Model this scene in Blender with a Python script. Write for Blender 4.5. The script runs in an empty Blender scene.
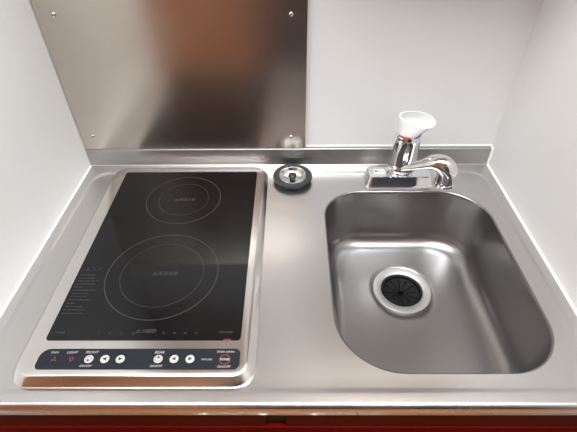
import bpy, bmesh, math, random
from mathutils import Vector, Matrix
PI = math.pi
random.seed(4)
S = bpy.context.scene
C = S.collection
W = 0.9                      # clear width between the two side walls
LOW = -0.0018                # recessed working area of the worktop

# ------------------------------------------------------------------ materials
def new_mat(name):
    m = bpy.data.materials.new(name); m.use_nodes = True
    nt = m.node_tree
    return m, nt, nt.nodes['Principled BSDF']

def plain(name, col, rough=.5, metal=0., spec=.5, coat=0., emit=None, es=0.):
    m, nt, b = new_mat(name)
    b.inputs['Base Color'].default_value = (*col, 1)
    b.inputs['Roughness'].default_value = rough
    b.inputs['Metallic'].default_value = metal
    b.inputs['Specular IOR Level'].default_value = spec
    b.inputs['Coat Weight'].default_value = coat
    if emit:
        b.inputs['Emission Color'].default_value = (*emit, 1)
        b.inputs['Emission Strength'].default_value = es
    return m

def steel(name, col, rough, dots=0., brush=None, bstr=.0, rvar=.06, aniso=0., specks=False):
    m, nt, b = new_mat(name)
    N, L = nt.nodes, nt.links
    b.inputs['Base Color'].default_value = (*col, 1)
    b.inputs['Metallic'].default_value = 1
    tc = N.new('ShaderNodeTexCoord')
    # broad smears that vary the gloss
    n1 = N.new('ShaderNodeTexNoise'); n1.inputs['Scale'].default_value = 9; n1.inputs['Detail'].default_value = 5
    L.new(tc.outputs['Object'], n1.inputs['Vector'])
    mr = N.new('ShaderNodeMapRange')
    mr.inputs['From Min'].default_value = .3; mr.inputs['From Max'].default_value = .7
    mr.inputs['To Min'].default_value = rough - rvar; mr.inputs['To Max'].default_value = rough + rvar
    L.new(n1.outputs['Fac'], mr.inputs['Value'])
    L.new(mr.outputs['Result'], b.inputs['Roughness'])
    h = None
    if brush:
        mp = N.new('ShaderNodeMapping'); mp.inputs['Scale'].default_value = brush
        L.new(tc.outputs['Object'], mp.inputs['Vector'])
        n2 = N.new('ShaderNodeTexNoise'); n2.inputs['Scale'].default_value = 1; n2.inputs['Detail'].default_value = 3
        L.new(mp.outputs['Vector'], n2.inputs['Vector'])
        bp = N.new('ShaderNodeBump'); bp.inputs['Strength'].default_value = bstr; bp.inputs['Distance'].default_value = .0004
        L.new(n2.outputs['Fac'], bp.inputs['Height']); h = bp
    if dots:
        # fine embossed lozenge pattern pressed into the sheet
        mp = N.new('ShaderNodeMapping'); mp.inputs['Scale'].default_value = (300, 300, 300)
        mp.inputs['Rotation'].default_value = (0, 0, PI/4)
        L.new(tc.outputs['Object'], mp.inputs['Vector'])
        v = N.new('ShaderNodeTexVoronoi'); v.inputs['Scale'].default_value = 1; v.inputs['Randomness'].default_value = 0
        L.new(mp.outputs['Vector'], v.inputs['Vector'])
        bp = N.new('ShaderNodeBump'); bp.inputs['Strength'].default_value = dots; bp.inputs['Distance'].default_value = .0005
        L.new(v.outputs['Distance'], bp.inputs['Height'])
        if h: L.new(h.outputs['Normal'], bp.inputs['Normal'])
        h = bp
    if h: L.new(h.outputs['Normal'], b.inputs['Normal'])
    b.inputs['Anisotropic'].default_value = aniso
    if specks:
        # a few dried specks stuck to the metal
        v = N.new('ShaderNodeTexVoronoi'); v.inputs['Scale'].default_value = 22
        L.new(tc.outputs['Object'], v.inputs['Vector'])
        lt = N.new('ShaderNodeMath'); lt.operation = 'LESS_THAN'; lt.inputs[1].default_value = .045
        L.new(v.outputs['Distance'], lt.inputs[0])
        sp = N.new('ShaderNodeSeparateColor'); L.new(v.outputs['Color'], sp.inputs['Color'])
        gt = N.new('ShaderNodeMath'); gt.operation = 'GREATER_THAN'; gt.inputs[1].default_value = .80
        L.new(sp.outputs['Red'], gt.inputs[0])
        mu = N.new('ShaderNodeMath'); mu.operation = 'MULTIPLY'
        L.new(lt.outputs[0], mu.inputs[0]); L.new(gt.outputs[0], mu.inputs[1])
        mx = N.new('ShaderNodeMix'); mx.data_type = 'RGBA'
        mx.inputs['A'].default_value = (*col, 1); mx.inputs['B'].default_value = (.30, .27, .25, 1)
        L.new(mu.outputs[0], mx.inputs['Factor']); L.new(mx.outputs['Result'], b.inputs['Base Color'])
    return m

M = {}
M['steel_top'] = steel('worktop_steel', (.61, .60, .595), .31, dots=.12, rvar=.015, specks=True)
M['steel_edge'] = steel('edge_steel', (.72, .71, .70), .24)
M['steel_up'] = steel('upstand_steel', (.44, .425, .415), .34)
M['steel_bowl_shade'] = steel('shaded_bowl_steel', (.37, .36, .355), .30, rvar=.02)  # same sheet as the worktop, darkened to put the bowl's shade into the colour
M['steel_panel'] = steel('panel_steel', (.62, .56, .50), .22, rvar=.03)
M['steel_frame'] = steel('cooktop_frame_steel', (.76, .74, .72), .20, rvar=.03)
M['flange'] = steel('flange_steel', (.68, .665, .65), .45, rvar=.02)
M['chrome'] = plain('chrome', (.86, .86, .87), .05, 1)
M['screw'] = plain('screw_steel', (.75, .73, .70), .22, 1)
M['glass'] = plain('black_ceramic_glass', (.004, .004, .0045), .06, 0, .42)
M['ctrl'] = plain('control_film', (.012, .0135, .019), .5, 0, .2)
M['ring'] = plain('printed_ring', (.042, .039, .038), .4)
M['print'] = plain('printed_grey', (.048, .046, .045), .4)
M['faint'] = plain('printed_faint_grey', (.022, .022, .022), .4)
M['txt'] = plain('printed_white', (.42, .42, .42), .5)
M['btn'] = plain('button_grey_white', (.47, .455, .43), .5)
M['ink'] = plain('button_ink', (.02, .02, .022), .5)
M['red'] = plain('printed_red', (.42, .07, .04), .5)
M['dullred'] = plain('printed_dull_red', (.20, .045, .03), .5)
M['led'] = plain('red_indicator', (.25, .01, .04), .4)
M['white'] = plain('white_plastic', (.77, .77, .76), .3)
M['blue'] = plain('blue_mark', (.03, .10, .50), .4)
M['redmark'] = plain('red_mark', (.70, .05, .05), .4)
M['rubber'] = plain('black_rubber', (.030, .031, .034), .48)
M['rubber2'] = plain('black_drain_rubber', (.004, .004, .0045), .5, 0, .3)
M['knob'] = plain('knob_black', (.02, .022, .026), .25)
M['dish'] = plain('stopper_steel', (.78, .80, .78), .16, 1)
M['label'] = plain('sticker_white', (.75, .75, .74), .5)
M['caulk'] = plain('caulk_white', (.86, .85, .81), .5)
M['dark'] = plain('matte_black', (.012, .010, .010), .6)

def wall_mat():
    m, nt, b = new_mat('white_wall_panel')
    N, L = nt.nodes, nt.links
    tc = N.new('ShaderNodeTexCoord')
    n = N.new('ShaderNodeTexNoise'); n.inputs['Scale'].default_value = 3; n.inputs['Detail'].default_value = 3
    L.new(tc.outputs['Object'], n.inputs['Vector'])
    r = N.new('ShaderNodeValToRGB')
    r.color_ramp.elements[0].color = (.80, .785, .765, 1); r.color_ramp.elements[0].position = .3
    r.color_ramp.elements[1].color = (.84, .83, .815, 1); r.color_ramp.elements[1].position = .7
    L.new(n.outputs['Fac'], r.inputs['Fac']); L.new(r.outputs['Color'], b.inputs['Base Color'])
    b.inputs['Roughness'].default_value = .42
    b.inputs['Specular IOR Level'].default_value = .4
    return m
M['wall'] = wall_mat()

def wood(name, c1, c2, scale, rough, stretch=(2, 14, 14), spec=.4):
    m, nt, b = new_mat(name)
    b.inputs['Specular IOR Level'].default_value = spec
    N, L = nt.nodes, nt.links
    tc = N.new('ShaderNodeTexCoord')
    mp = N.new('ShaderNodeMapping'); mp.inputs['Scale'].default_value = stretch
    L.new(tc.outputs['Object'], mp.inputs['Vector'])
    n = N.new('ShaderNodeTexNoise'); n.inputs['Scale'].default_value = scale; n.inputs['Detail'].default_value = 6
    L.new(mp.outputs['Vector'], n.inputs['Vector'])
    r = N.new('ShaderNodeValToRGB')
    r.color_ramp.elements[0].color = (*c1, 1); r.color_ramp.elements[0].position = .35
    r.color_ramp.elements[1].color = (*c2, 1); r.color_ramp.elements[1].position = .68
    L.new(n.outputs['Fac'], r.inputs['Fac']); L.new(r.outputs['Color'], b.inputs['Base Color'])
    b.inputs['Roughness'].default_value = rough
    return m
M['floor'] = wood('orange_wood_floor', (.42, .19, .08), (.58, .29, .13), 1.4, .4)
M['oak'] = wood('brown_wood_wall', (.40, .19, .095), (.50, .26, .14), 1.2, .5, (12, 12, 1.5))
M['redwood'] = wood('red_lacquered_wood', (.115, .0025, .0015), (.14, .004, .0025), 1.5, .6, (2, 12, 12), .03)
M['brownwood'] = wood('dark_red_brown_rail', (.095, .012, .004), (.115, .017, .006), 1.5, .6, (2, 12, 12), .04)
M['cream'] = plain('beige_shade_box', (.62, .48, .34), .6)
M['navy'] = plain('dark_navy_stand_in', (.018, .020, .035), .6)
M['ceil'] = plain('white_ceiling', (.82, .81, .79), .7)

# ------------------------------------------------------------------ helpers
def obj(name, bm, mat, parent=None, smooth=None):
    bmesh.ops.recalc_face_normals(bm, faces=bm.faces[:])
    me = bpy.data.meshes.new(name)
    if smooth is not None:
        for f in bm.faces: f.smooth = True
        for e in bm.edges:
            e.smooth = not (len(e.link_faces) == 2 and e.calc_face_angle(0) > math.radians(smooth))
    bm.to_mesh(me); bm.free()
    for x in (mat if isinstance(mat, (list, tuple)) else [mat]): me.materials.append(x)
    o = bpy.data.objects.new(name, me); C.objects.link(o)
    if parent is not None:
        o.parent = parent
        w = Vector((0, 0, 0)); p = parent
        while p is not None:
            w += Vector(p.location); p = p.parent
        # geometry is written in room coordinates: shift it into the parent's frame
        me.transform(Matrix.Translation(-w))
    return o

def thing(name, label, cat, loc, group=None):
    o = bpy.data.objects.new(name, None); C.objects.link(o)
    o.empty_display_size = .02
    o.location = loc; o['label'] = label; o['category'] = cat
    if group: o['group'] = group
    return o

def struct(name, bm, mat, smooth=None):
    o = obj(name, bm, mat, None, smooth); o['kind'] = 'structure'; return o

def box(bm, x0, x1, y0, y1, z0, z1):
    v = [bm.verts.new((x, y, z)) for z in (z0, z1) for y in (y0, y1) for x in (x0, x1)]
    for q in ((0, 2, 3, 1), (4, 5, 7, 6), (0, 1, 5, 4), (2, 6, 7, 3), (0, 4, 6, 2), (1, 3, 7, 5)):
        bm.faces.new([v[i] for i in q])

def boxes(*a):
    bm = bmesh.new()
    for b in a: box(bm, *b)
    return bm

def bevel(bm, w, seg=2):
    bmesh.ops.bevel(bm, geom=bm.edges[:], offset=w, segments=seg, affect='EDGES', profile=.5)
    return bm

def rrect(x0, x1, y0, y1, r, n=10):
    """closed rounded rectangle, counter-clockwise; r = radius or (BL, BR, TR, TL)"""
    if not isinstance(r, (tuple, list)): r = (r,)*4
    out = []
    for (cx, cy, rr, a0) in ((x0+r[0], y0+r[0], r[0], PI), (x1-r[1], y0+r[1], r[1], 1.5*PI),
                             (x1-r[2], y1-r[2], r[2], 0), (x0+r[3], y1-r[3], r[3], .5*PI)):
        for i in range(n+1):
            a = a0 + .5*PI*i/n
            out.append((cx+rr*math.cos(a), cy+rr*math.sin(a)))
    return out

def circ(cx, cy, r, n=48):
    return [(cx+r*math.cos(2*PI*i/n), cy+r*math.sin(2*PI*i/n)) for i in range(n)]

def loop(bm, pts, z=None):
    return [bm.verts.new((p[0], p[1], z if z is not None else p[2])) for p in pts]

def bridge(bm, a, b, mi=0):
    n = len(a)
    for i in range(n):
        f = bm.faces.new((a[i], a[(i+1) % n], b[(i+1) % n], b[i])); f.material_index = mi

def loft(loops, cap0=True, cap1=True, bm=None):
    """loops: lists of 3-D points of equal length"""
    bm = bm or bmesh.new()
    ls = [loop(bm, l) for l in loops]
    for a, b in zip(ls, ls[1:]): bridge(bm, a, b)
    if cap0: bm.faces.new(ls[0][::-1])
    if cap1: bm.faces.new(ls[-1])
    return bm

def lathe(cx, cy, prof, n=48, cap0=False, cap1=False, bm=None):
    return loft([[(x, y, z) for x, y in circ(cx, cy, max(r, 1e-5), n)] for r, z in prof], cap0, cap1, bm)

def fill_between(bm, outer, inner_loops):
    edges = []
    for l in [outer]+inner_loops:
        n = len(l)
        for i in range(n):
            e = bm.edges.get((l[i], l[(i+1) % n])) or bm.edges.new((l[i], l[(i+1) % n]))
            edges.append(e)
    bmesh.ops.triangle_fill(bm, use_beauty=True, use_dissolve=False, edges=edges)

def sweep(path, radii, n=20, bm=None, cap=True, sx=1.):
    """tube along a path of points with a radius at each"""
    pts = [Vector(p) for p in path]
    loops = []; up = Vector((0, 0, 1)); prev = None
    for i, p in enumerate(pts):
        t = (pts[min(i+1, len(pts)-1)]-pts[max(i-1, 0)]).normalized()
        if prev is None:
            a = t.cross(up)
            if a.length < 1e-3: a = Vector((1, 0, 0))
            a.normalize()
        else:
            a = (prev - t*prev.dot(t)).normalized()
        prev = a; b = t.cross(a)
        r = radii[i]
        ra, rb = r if isinstance(r, tuple) else (r, r)
        loops.append([p+a*ra*math.cos(2*PI*k/n)+b*rb*math.sin(2*PI*k/n) for k in range(n)])
    return loft(loops, cap, cap, bm)

def smooth_path(ctrl, per=8):
    """Catmull-Rom through rows of numbers"""
    out = []
    P = [ctrl[0]]+list(ctrl)+[ctrl[-1]]
    for i in range(1, len(P)-2):
        for k in range(per):
            t = k/per; row = []
            for a, b, c, d in zip(P[i-1], P[i], P[i+1], P[i+2]):
                row.append(.5*((2*b)+(-a+c)*t+(2*a-5*b+4*c-d)*t*t+(-a+3*b-3*c+d)*t**3))
            out.append(row)
    out.append(list(ctrl[-1]))
    return out

def text(name, s, x, y, z, size, mat, parent, sx=1., bold=0., shear=0., rotx=0.):
    """lettering laid flat as a mesh, centred on x, y"""
    cu = bpy.data.curves.new(name, 'FONT'); cu.body = s; cu.size = size
    cu.align_x = 'CENTER'; cu.align_y = 'CENTER'; cu.offset = bold; cu.shear = shear
    cu.extrude = .00015; cu.resolution_u = 3
    o = bpy.data.objects.new(name, cu); C.objects.link(o)
    bpy.context.view_layer.update()
    dg = bpy.context.evaluated_depsgraph_get()
    me = bpy.data.meshes.new_from_object(o.evaluated_get(dg))
    bpy.data.objects.remove(o); bpy.data.curves.remove(cu)
    me.transform(Matrix.Translation((x, y, z)) @ Matrix.Rotation(rotx, 4, 'X') @ Matrix.Diagonal((sx, 1, 1, 1)))
    me.name = name
    bm = bmesh.new(); bm.from_mesh(me); bpy.data.meshes.remove(me)
    return obj(name, bm, mat, parent)

def disc(bm, cx, cy, r, z0, z1, n=28):
    return lathe(cx, cy, [(r, z0), (r, z1)], n, True, True, bm)

def annulus(bm, cx, cy, r0, r1, z0, z1, n=72):
    prof = [(r0, z0), (r1, z0), (r1, z1), (r0, z1)]
    ls = [loop(bm, circ(cx, cy, r, n), z) for r, z in prof]
    for i in range(4): bridge(bm, ls[i], ls[(i+1) % 4])

def poly(bm, pts, z0, z1):
    a = loop(bm, pts, z0); b = loop(bm, pts, z1)
    bridge(bm, a, b); bm.faces.new(a[::-1]); bm.faces.new(b)

# ------------------------------------------------------------------ setting
YB = .0125                   # face of the back wall
FR = -.60                    # front ends of the side walls
RX0, RX1, RY, RZ0, RZ1 = -.95, 1.85, -2.25, -.85, 1.55
struct('wall_back', boxes((-.1, W+.1, YB, YB+.1, RZ0, RZ1)), M['wall'])
struct('wall_left', boxes((-.1, 0, FR, YB, RZ0, RZ1), (RX0-.1, -.1, FR, FR+.1, RZ0, RZ1)), M['wall'])
struct('wall_right', boxes((W, W+.1, FR, YB, RZ0, RZ1), (W+.1, RX1+.1, FR, FR+.1, RZ0, RZ1),
                           (RX1, RX1+.1, RY, FR, RZ0, RZ1)), M['wall'])
struct('wall_front', boxes((RX0-.1, RX1+.1, RY-.1, RY, RZ0, RZ1), (RX0-.1, RX0, RY, FR, RZ0, RZ1)), M['oak'])
struct('dark_figure_panel', boxes((.22, 1.80, RY, RY+.04, RZ0, 1.2)), M['navy'])  # unseen dark slab added to reflect as the person behind the camera
struct('floor', boxes((RX0-.1, RX1+.1, RY-.1, YB+.1, RZ0-.05, RZ0)), M['floor'])
struct('ceiling', boxes((RX0-.1, RX1+.1, RY-.1, YB+.1, RZ1, RZ1+.05)), M['ceil'])
OVER_Z, OVER_Y = .90, -.30     # unseen boxes standing for an upper cabinet, shaped and tinted to shade walls
struct('overhead_shade_box', boxes((0, W*.5, OVER_Y, YB, OVER_Z, RZ1), (W*.58, W, -.205, YB, .62, RZ1)), M['cream'])

# white sealant beads where the worktop meets the walls
def bead(p0, p1, r):
    return sweep([p0, p1], [r, r], 10)
struct('trim_1', bead((.0005, .004, -.001), (.0005, -.553, -.001), .0028), M['caulk'], 40)
struct('trim_2', bead((W-.0005, .004, -.001), (W-.0005, -.553, -.001), .0036), M['caulk'], 40)
bm = bead((.489, YB-.001, .0415), (W, YB-.001, .0415), .003)
sweep([(W-.0005, .011, .042), (W-.0005, -.001, .040), (W-.0005, -.0015, 0)], [.003, .0034, .0034], 10, bm)
struct('trim_3', bm, M['caulk'], 40)

# ------------------------------------------------------------------ worktop
wt = thing('worktop', 'one-piece stainless steel kitchen worktop with raised rim and built-in sink', 'worktop', (W/2, -.27, -.03))
SX0, SX1, SY0, SY1 = .5205, .8505, -.5055, -.0945
SR = (.098, .086, .090, .078)
bm = bmesh.new()
E = .0008
outer = loop(bm, rrect(E, W-E, -.546, -.004, .0005, 1), 0)
NB = 8
def step(d, z): return loop(bm, rrect(.016+d, W-.016-d, -.5335+d, -.0225-d, .04-d*.5, NB), z)
s = [step(0, 0), step(.0018, -.0002), step(.0045, -.0009), step(.0072, LOW+.0002), step(.009, LOW)]
fill_between(bm, outer, [s[0]])
for a, b in zip(s, s[1:]): bridge(bm, a, b)
rim = loop(bm, rrect(SX0, SX1, SY0, SY1, SR, 14), LOW)
fill_between(bm, s[-1], [rim])
# rolled front nose, lip face and underside
prof = [(-.546, 0)]+[(-.546-.007*math.sin(a), -.007+.007*math.cos(a)) for a in [PI/2*k/6 for k in range(1, 7)]]
prof += [(-.553, -.022), (-.5515, -.024), (-.545, -.024)]
obj('top', bm, M['steel_top'], wt, 30)
bm = bmesh.new()
loops = []
for y, z in prof:
    loops.append([bm.verts.new((E, y, z)), bm.verts.new((W*.33, y, z)), bm.verts.new((W*.66, y, z)), bm.verts.new((W-E, y, z))])
for a, b in zip(loops, loops[1:]):
    for i in range(3): bm.faces.new((a[i], a[i+1], b[i+1], b[i]))
obj('front_edge', bm, M['steel_edge'], wt, 50)
# upstand along the back
bm = bmesh.new()
prof = [(-.004, 0), (-.0022, .0004), (-.0008, .0018), (0, .004), (0, .0385), (.0006, .0405), (.002, .0418), (.004, .0422), (.0122, .0422)]
loops = [[bm.verts.new((E, y, z)), bm.verts.new((W-E, y, z))] for y, z in prof]
for a, b in zip(loops, loops[1:]): bm.faces.new((a[0], a[1], b[1], b[0]))
obj('upstand', bm, M['steel_up'], wt, 50)
# sink bowl
DX, DY, DR = .6835, -.2415, .0605
DEPTH = -.142
bm = bmesh.new()
def sk(d, z, n=14):
    p = rrect(SX0+d, SX1-d, SY0+d, SY1-d, tuple(max(r-d*.55, .02) for r in SR), n)
    q = []
    for i, a in enumerate(p):
        q.append(a)
        if i % (n+1) == n:                     # extra points along the straight sides
            b = p[(i+1) % len(p)]
            q += [(a[0]+(b[0]-a[0])*k/10, a[1]+(b[1]-a[1])*k/10) for k in range(1, 10)]
    return q, z
FRD = .034
pr = [(0, LOW), (.0008, LOW-.0002), (.0022, LOW-.0012), (.0030, LOW-.003), (.0034, LOW-.006), (.0045, -.03), (.0065, -.065), (.0090, DEPTH+FRD)]
for k in range(1, 9):
    a = PI/2*k/8
    pr.append((.009+FRD*(1-math.cos(a)), DEPTH+FRD-FRD*math.sin(a)))
loops3 = []
for d, z in pr:
    p, z = sk(d, z); loops3.append([(x, y, z) for x, y in p])
last = loops3[-1]
circle = []
for x, y, z in last:
    v = Vector((x-DX, y-DY)).normalized()*(DR-.001)
    circle.append((DX+v.x, DY+v.y, DEPTH-.0022))
for t in (.15, .35, .6, .85, 1):
    loops3.append([tuple(a[i]+(b[i]-a[i])*t for i in range(3)) for a, b in zip(last, circle)])
loops3.append([(DX+(x-DX)*.97, DY+(y-DY)*.97, z-.003) for x, y, z in circle])
loft(loops3, False, False, bm)
bowl = obj('sink_bowl', bm, M['steel_bowl_shade'], wt, 60)
ZD = DEPTH-.0022
bm = lathe(DX, DY, [(.0592, ZD-.004), (.0592, ZD-.0005), (.0580, ZD+.0006), (.0560, ZD+.0006), (.0440, ZD-.0006), (.0425, ZD-.0016), (.0418, ZD-.004), (.0418, ZD-.030)], 64)
obj('drain_flange', bm, M['flange'], bowl, 35)

# black rubber splash guard lying in the drain
dg_ = thing('drain_guard', 'round black rubber splash guard with slits, set in the sink drain', 'drain cover', (DX, DY, ZD-.030))
bm = lathe(DX, DY, [(.0402, ZD-.028), (.0412, ZD-.0030), (.0405, ZD-.0018), (.0375, ZD-.0030), (.0365, ZD-.0085), (.0350, ZD-.0095)], 64)
obj('rim', bm, M['rubber2'], dg_, 40)
for k in range(12):
    a0 = 2*PI*k/12+.03; a1 = 2*PI*(k+1)/12-.03
    bm = bmesh.new()
    arc = lambda r, b0, b1, z, n=5: [(DX+r*math.cos(b0+(b1-b0)*i/n), DY+r*math.sin(b0+(b1-b0)*i/n), z) for i in range(n+1)]
    top = arc(.0362, a0, a1, ZD-.0090)+arc(.0050, a1-.12, a0+.12, ZD-.0130, 3)
    bot = [(x, y, z-.0016) for x, y, z in top]
    loft([bot, top], True, True, bm)
    obj('flap', bm, M['rubber2'], dg_)
obj('cup', lathe(DX, DY, [(.0400, ZD-.028), (.0, ZD-.029)], 48), M['rubber2'], dg_)

# ------------------------------------------------------------------ cooktop
CT = thing('cooktop', 'black glass two-zone built-in cooktop in a steel frame with front buttons', 'cooktop', (.236, -.271, LOW))
FX0, FX1, FY0, FY1 = .0660, .4055, -.5262, -.0160
ZF = .0128
GX0, GX1, GY0, GY1 = .0985, .3825, -.4615, -.0445
bm = bmesh.new()
def fr(d, z, r): return [(x, y, z) for x, y in rrect(FX0+d, FX1-d, FY0+d, FY1-d, r, 8)]
lp = [fr(0, LOW+.0001, .030), fr(0, .0022, .030), fr(.0010, .0032, .029), fr(.0018, .0040, .028), fr(.0090, .0112, .023), fr(.0102, .0121, .022), fr(.0125, ZF, .020)]
ls = [loop(bm, l) for l in lp]
for a, b in zip(ls, ls[1:]): bridge(bm, a, b)
PX0, PX1, PY0, PY1 = .1010, .3838, -.5066, -.4745
PR = (.0075, .0075, .0075, .0140)
gin = loop(bm, rrect(GX0, GX1, GY0, GY1, .006, 8), ZF)
pin = loop(bm, rrect(PX0, PX1, PY0, PY1, PR, 8), ZF)
fill_between(bm, ls[-1], [gin, pin])
g2 = loop(bm, rrect(GX0, GX1, GY0, GY1, .006, 8), ZF-.003); bridge(bm, gin, g2)
p2 = loop(bm, rrect(PX0, PX1, PY0, PY1, PR, 8), ZF-.002); bridge(bm, pin, p2)
obj('frame', bm, M['steel_frame'], CT, 32)
# glass
ZG = ZF-.0006
bm = bmesh.new()
pts = rrect(GX0+.0002, GX1-.0002, GY0+.0002, GY1-.0002, .006, 8)
loft([[(x, y, ZG-.003) for x, y in pts], [(x, y, ZG) for x, y in pts]], True, True, bm)
glass = obj('glass_top', bm, M['glass'], CT)
ZP = ZG+.00005
for (cx, cy, r1, r2, cr) in ((.2395, -.1365, .0735, .0495, .2), (.2405, -.3335, .0925, .0685, .2)):
    bm = bmesh.new()
    annulus(bm, cx, cy, r1-.0006, r1+.0006, ZP-.0003, ZP+.00012, 96)
    annulus(bm, cx, cy, r2-.00035, r2+.00035, ZP-.0003, ZP+.00012, 96)
    z = obj('heating_zone', bm, M['ring'], glass)
def tri(bm, x, y, s, z):
    # warning triangle outline with a stroke in it
    o = [(x-s, y-s*.8), (x+s, y-s*.8), (x, y+s*.9)]
    i = [(x-s*.62, y-s*.56), (x+s*.62, y-s*.56), (x, y+s*.5)]
    a, b, c, d = loop(bm, o, z), loop(bm, i, z), loop(bm, o, z+.00012), loop(bm, i, z+.00012)
    bridge(bm, a, b); bridge(bm, b, d); bridge(bm, d, c); bridge(bm, c, a)
    box(bm, x-s*.1, x+s*.1, y-s*.35, y+s*.25, z, z+.00012)
for (x, y, sc) in ((.2415, -.1385, 1), (.2445, -.3335, 1.)):
    bm = bmesh.new(); tri(bm, x-.0165, y, .0045, ZP); obj('warning_triangle', bm, M['print'], glass)
    text('lettering', '高温注意', x+.005, y, ZP, .0085*sc, M['print'], glass)
# caution block at the left of the front zone
bm = bmesh.new(); tri(bm, .1115, -.3235, .0042, ZP); obj('warning_triangle', bm, M['faint'], glass)
text('lettering', '注 意', .1270, -.3235, ZP, .0095, M['faint'], glass)
random.seed(9)
bm = bmesh.new()
yy = -.3365
for k in range(13):
    x = .1035
    end = random.choice([.139, .136, .141, .130])
    if k in (4, 9): end = .118
    while x < end:
        wd = random.uniform(.003, .008)
        box(bm, x, min(x+wd, end), yy-.0010, yy+.0010, ZP, ZP+.0001)
        x += wd+.0012
    yy -= .0064
obj('small_print', bm, M['faint'], glass)
text('lettering', '火力調節', .2415, -.4455, ZP, .0075, M['print'], glass)
bm = bmesh.new()
for xs in ((.172, .189, .206, .224), (.268, .284, .300, .316)):
    for x in xs:
        bm = bmesh.new(); annulus(bm, x, -.4485, .0012, .0019, ZP, ZP+.0001, 12)
        obj('level_mark', bm, M['faint'], glass)
text('lettering', 'TIMER', .1145, -.4475, ZP, .0055, M['faint'], glass)
text('lettering', 'POWER', .3600, -.4475, ZP, .0055, M['print'], glass)
o = obj('indicator_light', boxes((.3575, .3685, -.4610, -.4588, ZP, ZP+.0002)), M['led'], glass); o['label'] = 'small red indicator'
# control strip
ZC = ZF-.0004
pts = rrect(PX0+.0002, PX1-.0002, PY0+.0002, PY1-.0002, PR, 8)
cp = obj('control_panel', loft([[(x, y, ZC-.0012) for x, y in pts], [(x, y, ZC) for x, y in pts]]), M['ctrl'], CT)
cp['label'] = 'dark grey control strip'
ZT = ZC+.00004
def lab(s, x, y, size=.0052, mat='txt', sx=1.05): return text('lettering', s, x, y, ZT, size, M[mat], cp, sx, 0., .15)
lab('FAN', .1205, -.4803); lab('LIGHT', .1455, -.4803); lab('FRONT', .1735, -.4800)
lab('ON/OFF', .1715, -.5010, .0045); lab('REAR', .2695, -.4803, .0056); lab('ON/OFF', .2690, -.5012, .0045)
lab('MH-242', .3375, -.4912, .0042); lab('TIMER 60MIN', .3625, -.4795, .0042); lab('ON/OFF', .3625, -.5022, .0048)
# fan and light marks
bm = bmesh.new()
for k in range(3):
    a = 2*PI*k/3+PI/2
    pts = [(.1238+r*math.cos(a+t), -.4910+r*math.sin(a+t)) for r, t in ((.0008, -.5), (.0034, -.42), (.0040, .0), (.0034, .42), (.0012, .3))]
    poly(bm, pts, ZT, ZT+.0002)
obj('fan_mark', bm, M['dullred'], cp)
bm = bmesh.new()
annulus(bm, .1478, -.4905, .0018, .0027, ZT, ZT+.0002, 18)
for a in (.3, 1.0, 1.57, 2.14, 2.84):
    c, s_ = math.cos(a), math.sin(a)
    poly(bm, [(.1478+r*c+w*s_, -.4905+r*s_-w*c) for r, w in ((.0032, -.0003), (.0044, -.0003), (.0044, .0003), (.0032, .0003))], ZT, ZT+.0002)
box(bm, .1466, .1490, -.4940, -.4933, ZT, ZT+.0002)
obj('lamp_mark', bm, M['dullred'], cp)
def button(x, y, mark):
    b = obj('button', lathe(x, y, [(.0062, ZT), (.0062, ZT+.0005), (.0056, ZT+.0008), (.0001, ZT+.0009)], 28, True, True), M['btn'], cp, 40)
    bm = bmesh.new(); z0, z1 = ZT+.0006, ZT+.0011
    if mark == 'left': poly(bm, [(x-.0034, y), (x+.0022, y-.0027), (x+.0022, y+.0027)], z0, z1)
    if mark == 'right': poly(bm, [(x+.0034, y), (x-.0022, y+.0027), (x-.0022, y-.0027)], z0, z1)
    if mark == 'front':
        annulus(bm, x, y, .0036, .0040, z0, z1, 20); disc(bm, x-.0006, y-.0018, .0014, z0, z1, 14)
    if mark == 'rear':
        annulus(bm, x, y, .0036, .0040, z0, z1, 20); disc(bm, x+.0004, y+.0018, .0014, z0, z1, 14)
    obj('button_mark', bm, M['ink'], cp)
for x, m_ in ((.1727, 'front'), (.1950, 'left'), (.2167, 'right'), (.2697, 'rear'), (.2920, 'left'), (.3143, 'right')):
    button(x, -.4906, m_)
bm = bmesh.new(); annulus(bm, .3630, -.4912, .0068, .0074, ZT, ZT+.0003, 40)
pb = obj('power_button_ring', bm, M['red'], cp); pb['label'] = 'red power ring'
text('lettering', 'POWER', .3630, -.4912, ZT, .0046, M['txt'], cp, .82, .00012)

# ------------------------------------------------------------------ steel splash panel
SP = thing('splash_panel', 'brushed stainless steel splash panel screwed to the wall behind the cooktop', 'splashback', (.245, .006, .043))
PT = .358
bm = boxes((.0015, .4865, .0005, .0118, .0434, PT))
bevel(bm, .0007, 1)
sheet = obj('sheet', bm, M['steel_panel'], SP)
for x, z in ((.0340, .324), (.4568, .3222), (.0278, .0757), (.4560, .0725)):
    bm = bmesh.new()
    prof = [(.0040, 0), (.0040, .0006), (.0034, .0016), (.0020, .0024), (.0001, .0027)]
    loft([[(x+r*math.cos(2*PI*k/18), .0005-h, z+r*math.sin(2*PI*k/18)) for k in range(18)] for r, h in prof], False, True, bm)
    sc = obj('screw', bm, M['screw'], SP, 60)
    obj('screw_slot', boxes((x-.0020, x+.0020, -.0024, -.0020, z-.0004, z+.0004), (x-.0004, x+.0004, -.0024, -.0020, z-.0020, z+.0020)), M['dark'], sc)

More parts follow.
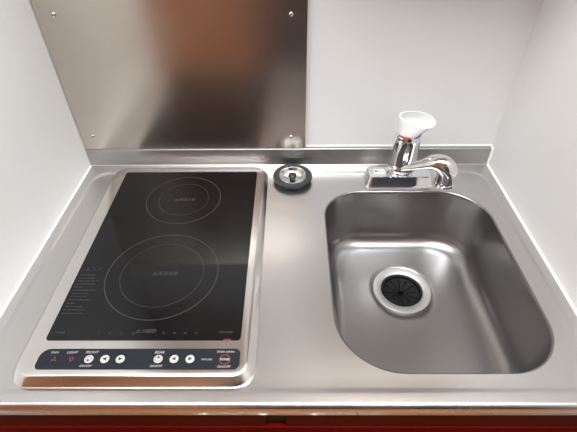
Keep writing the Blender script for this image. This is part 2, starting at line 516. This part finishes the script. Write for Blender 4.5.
# ------------------------------------------------------------------ sink stopper
px, py = .4588, -.0562
z0 = LOW
ST = thing('sink_stopper', 'round black rubber sink stopper with steel dish, beside the cooktop corner', 'sink stopper', (px, py, z0))
prof = [(.0300, z0+.0005), (.0335, z0), (.0345, z0+.006), (.0405, z0+.0085), (.0420, z0+.0105), (.0420, z0+.0130), (.0408, z0+.0150), (.0370, z0+.0158), (.0305, z0+.0150), (.0298, z0+.0140)]
obj('rubber_ring', lathe(px, py, prof, 64), M['rubber'], ST, 40)
obj('dish', lathe(px, py, [(.0302, z0+.0142), (.0292, z0+.0152), (.0282, z0+.0148), (.0255, z0+.0070), (.0215, z0+.0046), (.0001, z0+.0046)], 64, False, True), M['dish'], ST, 40)
kb = obj('knob', lathe(px, py, [(.0068, z0+.0046), (.0054, z0+.0065), (.0056, z0+.0090), (.0088, z0+.0108), (.0096, z0+.0130), (.0092, z0+.0150), (.0074, z0+.0162), (.0001, z0+.0166)], 36, False, True), M['knob'], ST, 50)
obj('knob_cap', lathe(px, py, [(.0052, z0+.0162), (.0050, z0+.0171), (.0040, z0+.0173), (.0038, z0+.0168), (.0001, z0+.0168)], 28, False, True), M['rubber'], kb, 40)

# ------------------------------------------------------------------ faucet
FA = thing('faucet', 'chrome single-lever faucet with white handle on the worktop behind the sink', 'faucet', (.690, -.062, LOW))
bx0, bx1, by0, by1 = .6125, .7570, -.0885, -.0330
bm = bmesh.new()
def bp(d, z, r, front=0): return [(x, y, z) for x, y in rrect(bx0+d, bx1-d, by0+d+front, by1-d, r, 8)]
loft([bp(0, LOW, .012), bp(0, LOW+.0035, .012), bp(.0010, LOW+.005, .012), bp(.0022, LOW+.0068, .011), bp(.0062, .0205, .009), bp(.0076, .0234, .008), bp(.0100, .0245, .007)], True, True, bm)
obj('base_plate', bm, M['chrome'], FA, 28)
o = text('sticker_lettering', 'JIS', .6420, -.0600, .0250, .006, M['ink'], None)
tagst = obj('sticker', boxes((.6310, .6535, -.0690, -.0520, .0245, .0248)), M['label'], FA)
tagst['label'] = 'small white sticker with dark print'
me = o.data; bm = bmesh.new(); bm.from_mesh(me); bpy.data.objects.remove(o); bpy.data.meshes.remove(me)
box(bm, .6335, .6375, -.0640, -.0570, .0248, .02495); box(bm, .6460, .6515, -.0600, -.0590, .0248, .02495); box(bm, .6460, .6515, -.0630, -.0622, .0248, .02495)
obj('sticker_lettering', bm, M['ink'], tagst)
fx, fy = .6890, -.0580
prof = [(.0200, .0240), (.0235, .0245), (.0245, .0280), (.0240, .0310), (.0275, .0330), (.0300, .0370), (.0300, .0420), (.0292, .0450), (.0288, .0460), (.0283, .0475), (.0278, .0500), (.0270, .0750), (.0262, .1000), (.0257, .1140), (.0249, .1158), (.0241, .1162)]
body = obj('body', lathe(fx, fy, prof, 64), M['chrome'], FA, 35)
band = obj('band', lathe(fx, fy, [(.0245, .1150), (.0252, .1162), (.0254, .1205), (.0245, .1212)], 64), M['white'], FA, 40)
def mark(a0, a1, mat, name):
    bm = bmesh.new(); n = 10; lo = []; hi = []; lo2 = []; hi2 = []
    for i in range(n+1):
        a = math.radians(a0+(a1-a0)*i/n); c, s_ = math.cos(a), math.sin(a)
        lo.append(bm.verts.new((fx+.0256*c, fy+.0256*s_, .1165))); hi.append(bm.verts.new((fx+.0258*c, fy+.0258*s_, .1198)))
    for i in range(n): bm.faces.new((lo[i], lo[i+1], hi[i+1], hi[i]))
    o = obj(name, bm, mat, band); return o
o = mark(212, 266, M['redmark'], 'hot_mark'); o['label'] = 'red hot-water mark'
o = mark(285, 335, M['blue'], 'cold_mark'); o['label'] = 'blue cold-water mark'
# white scoop-shaped lever handle: round skirt that opens into a tilted oval bowl
NH = 40
def ell(c, ax, ay, u, v, pw=0.):
    out = []
    for k in range(NH):
        a = 2*PI*k/NH
        out.append(tuple(Vector(c)+Vector(u)*(ax*math.cos(a))+Vector(v)*(ay*math.sin(a)*(1+pw*math.cos(a)))))
    return out
u0, v0 = (1, 0, 0), (0, 1, 0)
# oval rim measured on the handle: left tip high, right end lower and nearer
u1 = Vector((.0710, -.0100, -.0125)).normalized(); v1 = Vector((0, .92, .36)); v1 = (v1-u1*v1.dot(u1)).normalized()
rc = Vector((.7005, -.0600, .1475))
def mix(t, ax, ay, c=None):
    c_ = Vector((fx, fy, .1210)).lerp(rc, t) if c is None else Vector(c)
    uu = Vector(u0).lerp(u1, t).normalized(); vv = Vector(v0).lerp(v1, t).normalized()
    return ell(c_, ax, ay, uu, vv, .22*t)
hl = [mix(0, .0256, .0256), mix(.18, .0264, .0250), mix(.45, .0294, .0236), mix(.70, .0328, .0220), mix(.90, .0356, .0206), mix(.97, .0366, .0203), mix(1.0, .0364, .0200),
      mix(1.0, .0338, .0176)]
down = u1.cross(v1); down = -down if down.z > 0 else down
for s_, ax, ay in ((.004, .0322, .0162), (.011, .0285, .0142), (.018, .0235, .0115), (.0230, .0150, .0072), (.0245, .004, .002)):
    hl.append(ell(rc+down*s_+Vector((-.002, 0, 0))*(s_/.02), ax, ay, u1, v1, .22))
handle = obj('handle', loft(hl, True, True), M['white'], FA, 55)
handle['label'] = 'white scoop-shaped lever handle'
# spout
ctrl = [(.6830, -.0800, .0465, .0070, .0060), (.7010, -.0880, .0560, .0100, .0070), (.7200, -.0955, .0665, .0135, .0100),
        (.7360, -.1020, .0755, .0175, .0145), (.7500, -.1095, .0765, .0190, .0180), (.7595, -.1145, .0695, .0196, .0196), (.7625, -.1155, .0585, .0200, .0200), (.7625, -.1155, .0440, .0200, .0200)]
path = smooth_path(ctrl, 6)
sp = obj('spout', sweep([r[:3] for r in path], [(r[3], r[4]) for r in path], 32), M['chrome'], FA, 60)
obj('aerator', lathe(.7625, -.1155, [(.0192, .0445), (.0199, .0438), (.0200, .0410), (.0190, .0404), (.0190, .0390), (.0199, .0384), (.0196, .0330), (.0182, .0318), (.0165, .0340), (.0001, .0340)], 40), M['chrome'], sp, 35)

# ------------------------------------------------------------------ cabinet under the worktop
CB = thing('base_cabinet', 'red-brown wooden base cabinet under the front edge of the steel worktop', 'cabinet', (W/2, -.28, RZ0))
obj('carcass', boxes((.004, W-.004, -.535, .008, RZ0+.002, -.20), (.004, W-.004, -.535, -.5132, -.20, -.0245)), M['brownwood'], CB)
bm = boxes((.004, .420, -.5505, -.535, -.0600, -.0245), (.448, W-.004, -.5505, -.535, -.0600, -.0245))
obj('rail', bm, M['brownwood'], CB)
obj('dark_notch', boxes((.420, .448, -.546, -.535, -.0600, -.0245)), M['dark'], CB)  # black block set back in the gap of the rail
d = obj('drawer_front', bevel(boxes((.005, W-.005, -.5530, -.5355, -.26, -.0612)), .0008, 1), M['redwood'], CB)
def pull(hx, y, z, par):
    bm = sweep([(hx-.06, y, z), (hx-.06, y-.023, z), (hx-.055, y-.027, z), (hx+.055, y-.027, z), (hx+.06, y-.023, z), (hx+.06, y, z)], [.005]*6, 12)
    obj('handle', bm, M['chrome'], par, 50)
for x0, x1, hx in ((.005, .4485, .34), (.4515, W-.005, .56)):
    d = obj('door', bevel(boxes((x0, x1, -.5530, -.5355, RZ0+.06, -.264)), .0008, 1), M['redwood'], CB)
    pull(hx, -.5525, -.33, d)

# ------------------------------------------------------------------ light
def area(name, loc, rot, sx, sy, power, col):
    l = bpy.data.lights.new(name, 'AREA'); l.shape = 'RECTANGLE'; l.size = sx; l.size_y = sy; l.energy = power; l.color = col
    o = bpy.data.objects.new(name, l); C.objects.link(o); o.location = loc; o.rotation_euler = rot
    return o
area('ceiling_light', (.60, -.70, 1.53), (0, 0, 0), 1.7, .5, 34, (.90, .955, 1))
w = bpy.data.worlds.new('world'); S.world = w; w.use_nodes = True
w.node_tree.nodes['Background'].inputs['Color'].default_value = (.8, .85, .9, 1)
w.node_tree.nodes['Background'].inputs['Strength'].default_value = .3

# ------------------------------------------------------------------ camera
cam = bpy.data.cameras.new('camera'); co = bpy.data.objects.new('camera', cam); C.objects.link(co)
cam.sensor_fit = 'HORIZONTAL'; cam.sensor_width = 36; cam.lens = 430.15*36/577; cam.clip_start = .01
p, yw, rl = .722900794, .0102498587, -.00977626550
cp_, sp_ = math.cos(p), math.sin(p)
f = Vector((0, cp_, -sp_)); u = Vector((0, sp_, cp_)); x = Vector((1, 0, 0))
x2 = x*math.cos(rl)+u*math.sin(rl); u2 = -x*math.sin(rl)+u*math.cos(rl)
# yaw about Z (same handedness as the calibration)
Z = Matrix(((math.cos(yw), -math.sin(yw), 0), (math.sin(yw), math.cos(yw), 0), (0, 0, 1)))
x2, u2, f = Z @ x2, Z @ u2, Z @ f
m = Matrix((x2, u2, -f)).transposed().to_4x4()
m.translation = (.456937537, -.808112794, .558352014)
co.matrix_world = m
S.camera = co
vs = S.view_settings
S.display_settings.display_device = 'sRGB'
vs.view_transform = 'Standard'; vs.look = 'None'; vs.gamma = 1; vs.use_curve_mapping = False
vs.exposure = 0.68
